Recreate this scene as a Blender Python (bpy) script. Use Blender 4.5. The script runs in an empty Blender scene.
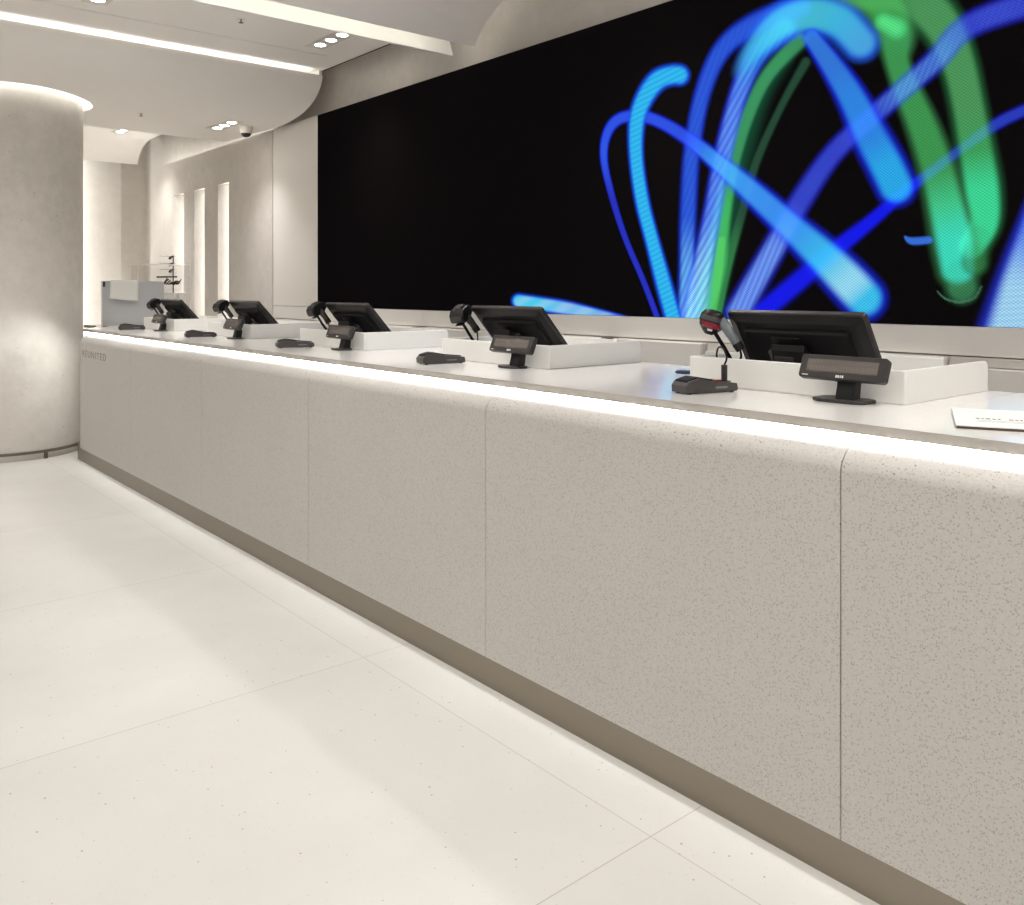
import bpy, bmesh, math, random
import numpy as np
from mathutils import Vector, Matrix

random.seed(7)
S = bpy.context.scene
COL = S.collection
# ------------------------------------------------------------------ camera (metres; +Y runs along the counter)
TH = math.radians(39.97); CT, ST = math.cos(TH), math.sin(TH)
F, CX, HY, CH = 878.0, 512.0, 291.0, 1.355
cam_d = bpy.data.cameras.new('camera'); cam = bpy.data.objects.new('camera', cam_d); COL.objects.link(cam)
cam.location = (0, 0, CH); cam.rotation_euler = (math.pi/2, 0, -TH)
cam_d.sensor_width = 36; cam_d.lens = F/1024*36; cam_d.shift_y = -(452.5-HY)/1024
cam_d.clip_start = .02; cam_d.clip_end = 100
S.camera = cam

def at(px, py, X=None, Y=None, Z=None):
    """a pixel of the photograph as a point on the plane X, Y or Z"""
    k = (px-CX)/F; v = (HY-py)/F
    d = Vector((k*CT+ST, -k*ST+CT, v))
    if X is not None: t = X/d.x
    elif Y is not None: t = Y/d.y
    else: t = (Z-CH)/d.z
    return Vector((0, 0, CH)) + d*t

# ------------------------------------------------------------------ materials
def mat(name, col, rough=.6, metal=0, spec=.5, emit=None, estr=0):
    m = bpy.data.materials.new(name); m.use_nodes = True
    b = m.node_tree.nodes['Principled BSDF']
    b.inputs['Base Color'].default_value = (*col, 1); b.inputs['Roughness'].default_value = rough
    b.inputs['Metallic'].default_value = metal; b.inputs['Specular IOR Level'].default_value = spec
    if emit:
        b.inputs['Emission Color'].default_value = (*emit, 1); b.inputs['Emission Strength'].default_value = estr
    return m
def nodes(m): return m.node_tree.nodes, m.node_tree.links, m.node_tree.nodes['Principled BSDF']
def coords(m):
    n, l, b = nodes(m)
    g = n.new('ShaderNodeNewGeometry'); return g.outputs['Position']
def math_n(m, op, a, b=None, c=None):
    n, l, _ = nodes(m); q = n.new('ShaderNodeMath'); q.operation = op
    for i, v in enumerate((a, b, c)):
        if v is None: continue
        if isinstance(v, (int, float)): q.inputs[i].default_value = v
        else: l.new(v, q.inputs[i])
    return q.outputs[0]
def mixc(m, fac, a, b, mode='MIX'):
    n, l, _ = nodes(m); q = n.new('ShaderNodeMix'); q.data_type = 'RGBA'; q.blend_type = mode
    for s, v in ((q.inputs[0], fac), (q.inputs[6], a), (q.inputs[7], b)):
        if isinstance(v, tuple): s.default_value = (*v, 1)
        elif isinstance(v, (int, float)): s.default_value = v
        else: l.new(v, s)
    return q.outputs[2]
def noise(m, vec, scale, detail=3, rough=.5):
    n, l, _ = nodes(m); q = n.new('ShaderNodeTexNoise'); q.inputs['Scale'].default_value = scale
    q.inputs['Detail'].default_value = detail; q.inputs['Roughness'].default_value = rough; l.new(vec, q.inputs['Vector'])
    return q.outputs['Fac']
def speckle(m, vec, scale, share, size, seed=0.0):
    """chips: a share of the Voronoi cells show a dot of the given size"""
    n, l, _ = nodes(m)
    mp = n.new('ShaderNodeMapping'); mp.inputs['Location'].default_value = (seed, seed*.7, seed*.3); l.new(vec, mp.inputs['Vector'])
    # warp so that chips are not round
    v = n.new('ShaderNodeTexVoronoi'); v.inputs['Scale'].default_value = scale; l.new(mp.outputs[0], v.inputs['Vector'])
    sep = n.new('ShaderNodeSeparateColor'); l.new(v.outputs['Color'], sep.inputs[0])
    on = math_n(m, 'LESS_THAN', sep.outputs[0], share)
    sz = math_n(m, 'MULTIPLY', math_n(m, 'ADD', sep.outputs[1], .35), size)
    dot = math_n(m, 'LESS_THAN', v.outputs['Distance'], sz)
    return math_n(m, 'MULTIPLY', on, dot)
def ramp(m, fac, p0, p1):
    n, l, _ = nodes(m); q = n.new('ShaderNodeMapRange'); q.inputs[1].default_value = p0; q.inputs[2].default_value = p1
    l.new(fac, q.inputs[0]); return q.outputs[0]
def bump(m, h, strength, dist=.002):
    n, l, b = nodes(m); q = n.new('ShaderNodeBump'); q.inputs['Strength'].default_value = strength
    q.inputs['Distance'].default_value = dist; l.new(h, q.inputs['Height']); l.new(q.outputs[0], b.inputs['Normal'])

# terrazzo of the counter front
M = {}
m = mat('terrazzo', (.5, .48, .44), .5, spec=.35); p = coords(m); n, l, b = nodes(m)
c = mixc(m, ramp(m, noise(m, p, 2.2, 4), .3, .7), (.53, .507, .475), (.56, .537, .505))
c = mixc(m, ramp(m, noise(m, p, 160, 2), .35, .65), c, (.58, .555, .515))
c = mixc(m, math_n(m, 'MULTIPLY', speckle(m, p, 205, .42, .36), .45), c, (.22, .19, .16))
c = mixc(m, math_n(m, 'MULTIPLY', speckle(m, p, 150, .11, .36, 3.1), .7), c, (.18, .15, .13))
c = mixc(m, math_n(m, 'MULTIPLY', speckle(m, p, 220, .2, .40, 7.7), .3), c, (.72, .69, .64))
l.new(c, b.inputs['Base Color']); M['terrazzo'] = m
# floor tiles
m = mat('floor_tile', (.8, .77, .72), .3, spec=.4); p = coords(m); n, l, b = nodes(m)
sep = n.new('ShaderNodeSeparateXYZ'); l.new(p, sep.inputs[0])
def seam(coord, off, pitch, half):
    u = math_n(m, 'PINGPONG', math_n(m, 'SUBTRACT', coord, off), pitch/2)   # 0 at seams
    return math_n(m, 'LESS_THAN', u, half)
def cell(coord, off, pitch): return math_n(m, 'FLOOR', math_n(m, 'DIVIDE', math_n(m, 'SUBTRACT', coord, off), pitch))
OX, OY, PT = 1.665, 1.45, 1.39
s = math_n(m, 'MAXIMUM', seam(sep.outputs[0], OX, PT, .0014), seam(sep.outputs[1], OY, PT, .0017))
cv = n.new('ShaderNodeCombineXYZ'); l.new(cell(sep.outputs[0], OX, PT), cv.inputs[0]); l.new(cell(sep.outputs[1], OY, PT), cv.inputs[1])
wn = n.new('ShaderNodeTexWhiteNoise'); l.new(cv.outputs[0], wn.inputs['Vector'])
c = mixc(m, wn.outputs['Value'], (.665, .65, .622), (.70, .688, .662))
c = mixc(m, ramp(m, noise(m, p, 1.6, 5, .55), .35, .75), c, (.625, .61, .58))
c = mixc(m, math_n(m, 'MULTIPLY', speckle(m, p, 60, .10, .15), .8), c, (.30, .26, .22))
c = mixc(m, math_n(m, 'MULTIPLY', speckle(m, p, 150, .05, .3, 5.3), .3), c, (.40, .36, .32))
c = mixc(m, math_n(m, 'MULTIPLY', s, .75), c, (.42, .385, .34))
l.new(c, b.inputs['Base Color'])
l.new(ramp(m, noise(m, p, 3, 3), -.6, 2.2), b.inputs['Roughness']); M['floor'] = m
# concrete / plaster
def concrete(name, a, c2, pores=True, sc=1.0):
    m = mat(name, a, .8, spec=.25); p = coords(m); n, l, b = nodes(m)
    c = mixc(m, ramp(m, noise(m, p, 1.3*sc, 6, .6), .3, .7), a, c2)
    c = mixc(m, ramp(m, noise(m, p, 9*sc, 6, .7), .35, .75), c, tuple(v*.93 for v in a))
    if pores:
        c = mixc(m, math_n(m, 'MULTIPLY', speckle(m, p, 34, .05, .16), .6), c, tuple(v*.45 for v in a))
        c = mixc(m, math_n(m, 'MULTIPLY', speckle(m, p, 70, .04, .22, 2.0), .4), c, tuple(v*.55 for v in a))
    l.new(c, b.inputs['Base Color']); bump(m, noise(m, p, 40, 4), .15); return m
M['column'] = concrete('column_concrete', (.63, .59, .545), (.71, .67, .625))
M['wallc'] = concrete('plaster_grey', (.64, .60, .555), (.70, .66, .615), False)
M['wall'] = mat('wall_cream', (.74, .71, .67), .6)
M['panel'] = mat('panel_cream', (.78, .745, .70), .5)
M['ceil'] = mat('ceiling_cream', (.91, .87, .83), .7, spec=.2)
M['trim'] = mat('trim_white', (.83, .81, .765), .6)
M['plate'] = mat('lamp_plate', (.74, .70, .655), .5)
M['dark'] = mat('dark_gap', (.03, .025, .02), .9, spec=.1)
M['top'] = mat('countertop_white', (.81, .79, .765), .13, spec=.55)
m = M['top']; p = coords(m); n, l, b = nodes(m)
c = mixc(m, math_n(m, 'MULTIPLY', speckle(m, p, 150, .25, .3), .25), (.80, .775, .745), (.5, .46, .42)); l.new(c, b.inputs['Base Color'])
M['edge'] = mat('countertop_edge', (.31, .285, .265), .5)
M['tray'] = mat('tray_white', (.81, .795, .765), .38)
M['kick'] = mat('kick_plate_metal', (.26, .225, .18), .38, metal=.75)
M['steel'] = mat('steel', (.16, .14, .12), .4, metal=.6)
M['black'] = mat('black_plastic', (.009, .008, .008), .4, spec=.3)
M['black2'] = mat('black_plastic_matt', (.006, .005, .006), .6, spec=.2)
M['char'] = mat('charcoal_plastic', (.030, .026, .025), .42, spec=.4)
M['mid'] = mat('dark_grey_plastic', (.055, .048, .046), .38)
M['grey'] = mat('grey_plastic', (.16, .18, .20), .35)
M['bluesheen'] = mat('dark_plastic_blue_sheen', (.02, .04, .08), .3)  # blue of the screen's reflection painted into the dark dish
M['glassy'] = mat('display_window', (.13, .10, .085), .25, spec=.6)
m = M['glassy']; p = coords(m); n, l, b = nodes(m)
sep = n.new('ShaderNodeSeparateXYZ'); l.new(p, sep.inputs[0])
g = math_n(m, 'GREATER_THAN', math_n(m, 'PINGPONG', sep.outputs[1], .0045), .0012)
g2 = math_n(m, 'GREATER_THAN', math_n(m, 'PINGPONG', sep.outputs[2], .009), .002)
l.new(mixc(m, math_n(m, 'MULTIPLY', g, g2), (.10, .083, .073), (.118, .097, .086)), b.inputs['Base Color'])
M['red'] = mat('red_window', (.16, .004, .015), .15, emit=(.5, .0, .04), estr=.06)
M['white'] = mat('paper_white', (.76, .745, .71), .7)
M['white_dot'] = mat('white_mark', (.85, .85, .85), .5)
M['ink'] = mat('ink_grey', (.10, .10, .10), .7)
M['pages'] = mat('pages_brown', (.09, .065, .05), .8)
M['letter'] = mat('letter_grey', (.22, .20, .17), .5)
M['screenback'] = mat('acrylic_grey', (.50, .50, .515), .35)
M['chrome'] = mat('chrome', (.4, .38, .36), .25, metal=1)
M['lens'] = mat('lamp_lens', (1, 1, 1), .3, emit=(1, .95, .87), estr=22)
M['led'] = mat('led_strip', (1, 1, 1), .3, emit=(.98, 1, .96), estr=52)
M['led2'] = mat('led_strip_soft', (1, 1, 1), .3, emit=(1, 1, .96), estr=18)
M['lamp'] = mat('fill_panel', (1, 1, 1), .5, emit=(1, .995, .985), estr=2.9)  # glow of the added ceiling fill panels
m = bpy.data.materials.new('clear_acrylic'); m.use_nodes = True; n = m.node_tree.nodes; l = m.node_tree.links
n.remove(n['Principled BSDF']); o = n['Material Output']; t = n.new('ShaderNodeBsdfTransparent'); t.inputs[0].default_value = (1, 1, 1, 1)
g = n.new('ShaderNodeBsdfGlossy'); g.inputs['Roughness'].default_value = .1; 
x = n.new('ShaderNodeMixShader'); x.inputs[0].default_value = .05; l.new(t.outputs[0], x.inputs[1]); l.new(g.outputs[0], x.inputs[2]); l.new(x.outputs[0], o.inputs[0])
M['clear'] = m

# ------------------------------------------------------------------ mesh helpers
class MB:
    def __init__(s): s.bm = bmesh.new(); s.mats = []
    def _m(s, material):
        if material is None: return 0
        if material not in s.mats: s.mats.append(material)
        return s.mats.index(material)
    def poly(s, vs, fs, mi=0, mx=None):
        V = [s.bm.verts.new(mx @ Vector(v) if mx else Vector(v)) for v in vs]
        for f in fs:
            try: q = s.bm.faces.new([V[i] for i in f]); q.material_index = mi
            except ValueError: pass
        return V
    def box(s, x0, x1, y0, y1, z0, z1, mx=None, mi=0):
        v = [(x, y, z) for z in (z0, z1) for y in (y0, y1) for x in (x0, x1)]
        s.poly(v, [(0,2,3,1), (4,5,7,6), (0,1,5,4), (2,6,7,3), (0,4,6,2), (1,3,7,5)], mi, mx); return s
    def prism(s, pts, axis, a0, a1, mx=None, mi=0):
        """pts: 2D outline in the plane across the axis (x: (y,z), y: (x,z), z: (x,y))"""
        def P(p, a): return {'x': (a, p[0], p[1]), 'y': (p[0], a, p[1]), 'z': (p[0], p[1], a)}[axis]
        k = len(pts); v = [P(p, a0) for p in pts] + [P(p, a1) for p in pts]
        s.poly(v, [tuple(range(k)), tuple(range(2*k-1, k-1, -1))] + [(i, i+k, (i+1) % k+k, (i+1) % k) for i in range(k)], mi, mx); return s
    def tube(s, pts, r, seg=12, cap=True, mi=0):
        pts = [Vector(p) for p in pts]; k = len(pts); rr = r if isinstance(r, (list, tuple)) else [r]*k
        rings = []; up = None
        for i, p in enumerate(pts):
            d = (pts[min(i+1, k-1)]-pts[max(i-1, 0)]).normalized()
            if up is None: up = d.orthogonal().normalized()
            up = (up - d*up.dot(d)).normalized(); w = d.cross(up)
            rings.append([s.bm.verts.new(p+(up*math.cos(a)+w*math.sin(a))*rr[i]) for a in [2*math.pi*j/seg for j in range(seg)]])
        for a, b2 in zip(rings, rings[1:]):
            for j in range(seg): s.bm.faces.new((a[j], a[(j+1) % seg], b2[(j+1) % seg], b2[j])).material_index = mi
        if cap:
            s.bm.faces.new(rings[0][::-1]).material_index = mi; s.bm.faces.new(rings[-1]).material_index = mi
        return s
    def lathe(s, prof, c=(0,0,0), seg=48, closed=False, mi=0):
        """prof: (r, z) pairs"""
        rings = [[s.bm.verts.new((c[0]+r*math.cos(2*math.pi*j/seg), c[1]+r*math.sin(2*math.pi*j/seg), c[2]+z)) for j in range(seg)] for r, z in prof]
        pr = list(zip(rings, rings[1:]))
        if closed: pr.append((rings[-1], rings[0]))
        for a, b2 in pr:
            for j in range(seg): s.bm.faces.new((a[j], a[(j+1) % seg], b2[(j+1) % seg], b2[j])).material_index = mi
        if not closed:
            s.bm.faces.new(rings[0][::-1]).material_index = mi; s.bm.faces.new(rings[-1]).material_index = mi
        return s
    def build(s, name, material, parent=None, loc=(0,0,0), smooth=False, bevel=0, seg=3, mx=None):
        if mx is not None: bmesh.ops.transform(s.bm, matrix=mx, verts=s.bm.verts)
        bmesh.ops.recalc_face_normals(s.bm, faces=s.bm.faces)
        me = bpy.data.meshes.new(name); s.bm.to_mesh(me); s.bm.free()
        for q in (material if isinstance(material, list) else [material]): me.materials.append(q)
        o = bpy.data.objects.new(name, me); COL.objects.link(o); o.location = loc
        if parent: o.parent = parent
        if bevel:
            b = o.modifiers.new('b', 'BEVEL'); b.width = bevel; b.segments = seg; b.limit_method = 'ANGLE'; b.angle_limit = math.radians(32)
        if smooth:
            me.shade_smooth()
            try: me.set_sharp_from_angle(angle=math.radians(38))
            except Exception: pass
        return o
def box(x0, x1, y0, y1, z0, z1): return MB().box(x0, x1, y0, y1, z0, z1)
def tag(o, label=None, cat=None, group=None, kind=None):
    for k, v in (('label', label), ('category', cat), ('group', group), ('kind', kind)):
        if v: o[k] = v
    return o
def empty(name, loc=(0,0,0), rz=0, **kw):
    o = bpy.data.objects.new(name, None); COL.objects.link(o); o.location = loc; o.rotation_euler = (0,0,rz); o.empty_display_size = .05
    return tag(o, **kw)
def struct(name, mb, material, **kw): return tag(mb.build(name, material, **kw), kind='structure')
def children(o): return [c for c in COL.objects if c.parent == o]
def copy_tree(o, parent=None):
    c = o.copy(); COL.objects.link(c); c.parent = parent
    for ch in children(o): copy_tree(ch, c)
    return c
def lamp(kind, name, loc, energy, color=(1, .98, .955), rot=(0,0,0), **kw):
    d = bpy.data.lights.new(name, kind); d.energy = energy; d.color = color
    for k, v in kw.items(): setattr(d, k, v)
    o = bpy.data.objects.new(name, d); COL.objects.link(o); o.location = loc; o.rotation_euler = rot; return o

# ------------------------------------------------------------------ room
XE, XW, XU = 3.795, 3.85, 3.97
WY0, WY1 = 8.365, 12.06
KC = XE/3.65
def kz(z): return CH+(z-CH)*KC
ZS0, ZS1 = 1.207, 2.985            # screen bottom / top
ZF = kz(3.275)                         # flat ceiling
XL, YB, YF = -7.0, -6.0, 13.0
struct('floor', box(XL, 4.3, YB, YF+.3, -.1, 0), M['floor'])
struct('wall_left', box(XL-.15, XL, YB, YF+.3, 0, 3.9), M['wall'])
struct('wall_back', box(XL-.15, 4.3, YB-.15, YB, 0, 3.9), M['wall'])
struct('ceiling', box(XL-.15, 4.3, YB-.15, YF+.3, 3.9, 4.0), M['ceil'])
# upper wall above the screen line, set back
struct('wall_upper', box(XU, XU+.15, YB, WY1, ZS1, 3.9), M['wallc'])
# right wall: in front of the upper wall; three wedge light slots

slots = []
for xr, xl, yt in ((228.7, 218, 182), (204.5, 194.5, 188), (183.7, 173, 194)):
    a, b_ = at(xr, 200, X=XW).y, at(xl, 200, X=XW).y
    slots.append((a, b_))
ZT = 2.562
mb = MB()
ys = [WY0]+[v for s_ in slots for v in s_]+[WY1]
for i in range(0, len(ys), 2): mb.box(XW, XW+.09, ys[i], ys[i+1], 0, ZS1)
for a, b_ in slots:
    mb.box(XW, XW+.09, a, b_, ZT, ZS1)
    mb.prism([(XW+.19, a), (XW, b_), (XW+.09, b_+.001), (XW+.22, b_+.001), (XW+.22, a)], 'z', 0, ZT)
mb.box(XW+.09, XW+.25, WY0, WY1, 0, ZS1-.001)  # backing
mb.bm.free()
# clean wall: pieces only (no overlap with the wedge niches)
mb = MB()
for i in range(0, len(ys), 2): mb.box(XW, XW+.24, ys[i], ys[i+1], 0, ZS1)
for a, b_ in slots:
    mb.box(XW, XW+.24, a, b_, ZT, ZS1)
    mb.prism([(XW+.15, a), (XW+.002, b_), (XW+.24, b_), (XW+.24, a)], 'z', 0, ZT)
struct('wall_right', mb, M['wallc'])
for a, b_ in slots:
    e = empty('wall_light_slot', (XW+.1, a, 0), label='x', cat='wall light')
    box(-.088, -.066, .002, .012, .9, ZT-.03).build('led_strip', M['led2'], e)
for o, lb in zip([q for q in COL.objects if q.name.startswith('wall_light_slot')],
                 ('tall lit slot in the plaster wall, nearest to the black video wall',
                  'tall lit slot in the plaster wall, the middle one of three',
                  'tall lit slot in the plaster wall, farthest and behind the clear display case')):
    o['label'] = lb; o['group'] = 'tall light slots in the wall'
# cream wall panel between the slot wall and the screen; and the wall under the screen
SY0, SY1 = -1.5, 7.40
mb = MB(); mb.box(XW, XW+.1, SY1+.004, WY0-.012, ZS0+.003, ZS1); mb.box(XW, XW+.1, SY1+.004, WY0-.012, 1.083, ZS0-.002)
mb.box(XW, XW+.1, SY1+.004, WY0-.012, 0, 1.077)
mb.box(XW, XW+.1, YB, SY1-.002, 1.082, ZS0-.002)
mb.box(XW+.02, XW+.1, YB, SY1, 0, 1.078)
mb.box(XW, XW+.1, YB, SY0-.004, ZS0, ZS1)
struct('wall_right', mb, M['panel'], bevel=.002)
struct('wall_right', box(XW+.1, XW+.14, YB, WY0, 0, ZS1-.02), M['dark'])
# end wall with a fillet to the right wall
mb = MB()
c1 = at(121, 200, Y=YF).x
mb.prism([(c1, YF), (c1, YF+.3), (4.3, YF+.3), (4.3, WY1+.001), (4.10, WY1+.001)] + [(4.10-.1*(1-math.cos(a)), YF-.1*(1-math.sin(a))) for a in [math.radians(t) for t in range(0, 91, 10)]], 'z', 0, 3.9)
struct('wall_front', mb, M['wallc'])
c0 = at(66, 200, Y=YF+.1).x
struct('wall_front', MB().prism([(c1, YF+.001), (c1, YF+.3), (XL, YF+.3), (XL, YF+.22), (c0, YF+.22)], 'z', 0, 3.9), M['wallc'])
e = empty('wall_light_slot', (c0, YF, 0), label='lit slot at the end wall beside the round concrete column', cat='wall light')
box(-.05, -.03, .05, .2, .2, 3.3).build('led_strip', mat('led_strip_dim', (1, 1, 1), .3, emit=(1, 1, .95), estr=7), e)

# ---- ceiling sheets (profile along Y, extruded along X)
def sheet(name, prof, thick, x1=XE, hole=None, material=None):
    prof = [(y*KC if y > 0 else y, kz(z)) for y, z in prof]; low = prof; up = [(y, z+thick) for y, z in prof]
    o = MB().prism(low+up[::-1], 'x', XL, x1).build(name, material or M['ceil'], smooth=True)
    if hole:
        cx, cy, r = hole
        cut = MB().lathe([(r, -.3), (r, .3)], (cx, cy, 3.0), 96).build('cut', None)
        bo = o.modifiers.new('h', 'BOOLEAN'); bo.operation = 'DIFFERENCE'; bo.object = cut; bo.solver = 'EXACT'
        dg = bpy.context.evaluated_depsgraph_get(); me = bpy.data.meshes.new_from_object(o.evaluated_get(dg))
        o.modifiers.clear(); o.data = me
        bpy.data.objects.remove(cut)
        try: me.set_sharp_from_angle(angle=math.radians(38))
        except Exception: pass
    return tag(o, kind='structure')
def spline(pts, k=8):
    out = []
    for i in range(len(pts)-1):
        p0, p1, p2, p3 = pts[max(i-1, 0)], pts[i], pts[i+1], pts[min(i+2, len(pts)-1)]
        for j in range(k):
            t = j/k
            out.append(tuple(.5*((2*p1[c])+(-p0[c]+p2[c])*t+(2*p0[c]-5*p1[c]+4*p2[c]-p3[c])*t*t+(-p0[c]+3*p1[c]-3*p2[c]+p3[c])*t**3) for c in range(len(pts[0]))))
    out.append(tuple(pts[-1])); return out
CC = (1.50, 8.45); CR = .58
sheet('ceiling', [(YB, 3.285)]+spline([(3.4, 3.285), (4.05, 3.284), (4.40, 3.262), (4.60, 3.175), (4.70, 3.085), (4.752, 3.019)]), .02)
sheet('ceiling', [(5.03, 3.275), (6.462, 3.275)], .03)
struct('ceiling', box(3.45*KC, XE, 6.462*KC, 6.474*KC, ZF, ZF+.03), M['ceil'])
sheet('ceiling', [(6.474, 3.275), (7.25, 3.275)], .03)
sheet('ceiling', spline([(6.925, 3.212), (6.965, 3.135), (7.05, 3.06), (7.17, 3.0), (7.35, 2.952), (7.60, 2.922), (7.90, 2.912), (8.40, 2.925), (9.06, 2.934)]), .022, hole=(CC[0], CC[1], CR+.075))
sheet('ceiling', [(9.3, 3.29)]+spline([(11.2, 3.288), (11.55, 3.28), (11.80, 3.225), (11.93, 3.15), (12.0, 3.08), (12.03, 3.02)]), .02)
tv = [(XL, 5.0*KC, kz(3.011)), (XE, 5.0*KC, kz(3.011)), (XE-.09, 5.0*KC, ZF+.03), (XL, 5.0*KC, ZF+.03)]
mbt = MB(); mbt.poly(tv+[(x, y+.03, z) for x, y, z in tv], [(0,1,2,3), (7,6,5,4), (0,4,5,1), (1,5,6,2), (2,6,7,3), (3,7,4,0)])
struct('trim_1', mbt, M['trim'])
struct('gap_shade', box(XE, XE+.012, 5.03*KC, 6.93*KC, ZF-.002, ZF+.03), M['dark'])  # dark strip standing in for the shade of the edge gap
MB_cap = MB().prism([(y*KC, kz(z)) for y, z in [(6.93, 3.235), (6.97, 3.165), (7.06, 3.085), (7.18, 3.025), (7.36, 2.98), (7.6, 2.95), (7.9, 2.94), (9.0, 2.96), (9.0, 3.375), (7.25, 3.375), (7.25, 3.273), (6.93, 3.273)]], 'x', XE-.03, XE-.005)
struct('light_stop_cap', MB_cap, M['ceil'])  # unseen end cap, added to keep the cove light off the wall
# black sheet standing in for the dark void between ceiling edge and upper wall
struct('void_shade', box(XE+.0, XU, YB, YF, 3.64, 3.68), M['dark'])
# cove lights
def cove(name, y0, y1, z0, z1, label, mm):
    e = empty(name, (XE-.12, (y0+y1)/2, z0), label=label, cat='ceiling light', group=None)
    MB().box(XL+.1-(XE-.12), 0, -(y1-y0)/2, (y1-y0)/2, 0, z1-z0).build('led_strip', mm, e); return e
M['led3'] = mat('led_strip_cove', (1, 1, 1), .3, emit=(.98, 1, .95), estr=4)
M['led4'] = mat('led_strip_fascia', (1, 1, 1), .3, emit=(1, 1, .92), estr=8)
cove('cove_light', 6.955*KC, 6.98*KC, kz(3.20), kz(3.213), 'hidden light strip glowing above the curved ceiling sheet', M['led3'])
cove('cove_light', 4.69*KC, 4.71*KC, kz(3.13), kz(3.145), 'hidden light strip brightening the cream ceiling beam', M['led4'])
e = empty('cove_light', (XW+.04, 8.6, ZS1+.002), label='hidden light strip on top of the slotted plaster wall', cat='ceiling light')
box(-.012, .012, 0, 3.3, 0, .006).build('led_strip', mat('led_strip_ledge', (1, 1, 1), .3, emit=(.98, 1, .95), estr=4), e)
# ring light round the column
e = empty('ring_light', (CC[0], CC[1], kz(2.925)+.03), label='bright ring of light around the top of the concrete column', cat='ceiling light')
MB().lathe([(CR+.080, .02), (CR+.092, .02), (CR+.092, .05), (CR+.080, .05)], seg=96, closed=True).build('led_strip', M['led3'], e, smooth=True)
MB().lathe([(CR+.12, 0.005), (CR+.13, 0.005), (CR+.13, .10), (CR+.002, .10), (CR+.002, .09), (CR+.12, .09)], seg=96, closed=True).build('cove_ring', M['trim'], e, smooth=True)

# ---- column
e = empty('concrete_column', (CC[0], CC[1], 0), label='thick round concrete column at the far end of the counter', cat='column')
MB().lathe([(CR, 0), (CR, 3.13)], seg=128).build('shaft', M['column'], e, smooth=True)
e = empty('column_rail', (CC[0], CC[1], 0), label='thin dark metal bumper rail around the column base', cat='rail')
MB().lathe([(CR+.016, .05), (CR+.03, .05), (CR+.03, .072), (CR+.016, .072)], seg=128, closed=True).build('rail_ring', M['steel'], e, smooth=True)
ap = at(45, 452, Z=.05); a0 = math.atan2(ap.y-CC[1], ap.x-CC[0])
for k in range(3):
    a = a0-k*.9
    MB().box(CR+.012, CR+.034, -.011, .011, 0, .055).build('foot', M['steel'], e, mx=Matrix.Rotation(a, 4, 'Z'))

# ------------------------------------------------------------------ counter
ZC = 1.05
PY = [1.036+1.285*k for k in range(-4, 6)]           # panel joints
PX, PR, ZR = 1.83, .07, .934
TZ = .0245
YS = 7.68
YE = 7.47
sc_ = empty('service_counter', (0, 0, 0), label='long speckled stone service counter with a rounded front and glowing top edge', cat='counter')
ZR, PV = .948, .057
prof = [(PX, .123), (PX, ZR)]+[(PX+PR-PR*math.cos(math.radians(t)), ZR+PV*math.sin(math.radians(t))) for t in range(9, 91, 9)]
prof += [(PX+.13, ZR+PV), (PX+.13, ZR+PV-.02), (PX+PR, ZR+PV-.02), (PX+.04, ZR-.02), (PX+.03, ZR-.1), (PX+.03, .138), (PX+.008, .138), (PX+.008, .123)]
for i in range(len(PY)):
    y0 = PY[i]+.0012; y1 = (PY[i+1] if i+1 < len(PY) else YE)-.0012
    if y0 > YE-.1: break
    y1 = min(y1, YE); mb = MB().prism(prof, 'y', y0, y1)
    if y1 > YE-.01:
        for q in mb.bm.verts:
            if q.co.y > YE-.01: q.co.y += (q.co.x-PX)*2.7
    mb.build('front_panel', M['terrazzo'], sc_, smooth=True, bevel=.0012, seg=2)
MB().prism([(1.885, 0.0), (2.82, 0), (2.82, ZC-TZ-.002), (1.962, ZC-TZ-.002), (1.96, .9), (1.885, .85)], 'y', PY[0], YE).build('body', M['dark'], sc_)
box(1.868, 1.884, PY[0], YE+.22, 0.0, .135).build('kick_plate', M['kick'], sc_)
box(1.938, 1.958, PY[0], YS-.02, ZR+PV+.001, ZC-TZ-.001).build('led_strip', M['led'], sc_)
box(1.914, 1.930, PY[0], YS-.02, ZC-TZ-.0025, ZC-TZ).build('led_strip', M['led'], sc_)
box(PX+.010, PX+.029, PY[0], YE, .130, .137).build('led_strip', mat('led_strip_plinth', (1, 1, 1), .3, emit=(1, .99, .95), estr=2.2), sc_)
MB().prism([(1.904, ZR+PV+.001), (1.96, ZR+PV+.001), (1.96, ZC-TZ-.001), (1.904, ZC-TZ-.001)], 'y', YS-.018, YS-.012).build('light_stop', M['trim'], sc_)  # block added to stop strip light spilling onto the column
# lettering cut in the front
cu = bpy.data.curves.new('lettering', 'FONT'); cu.body = 'REUNITED'; cu.size = .075; cu.extrude = .0008; cu.space_character = 1.25
to = bpy.data.objects.new('lettering', cu); COL.objects.link(to)
dg = bpy.context.evaluated_depsgraph_get(); me = bpy.data.meshes.new_from_object(to.evaluated_get(dg)); bpy.data.objects.remove(to)
me.materials.append(M['letter']); lo = bpy.data.objects.new('lettering', me); COL.objects.link(lo); lo.parent = sc_
w = max(v.co.x for v in me.vertices)
ya, yb = 7.40, 6.76
lo.location = (PX-.0006, ya, .845); lo.rotation_euler = (math.pi/2, 0, -math.pi/2); lo.scale = ((ya-yb)/w, 1, 1)
tag(lo, label='grey engraved letters')
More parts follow.
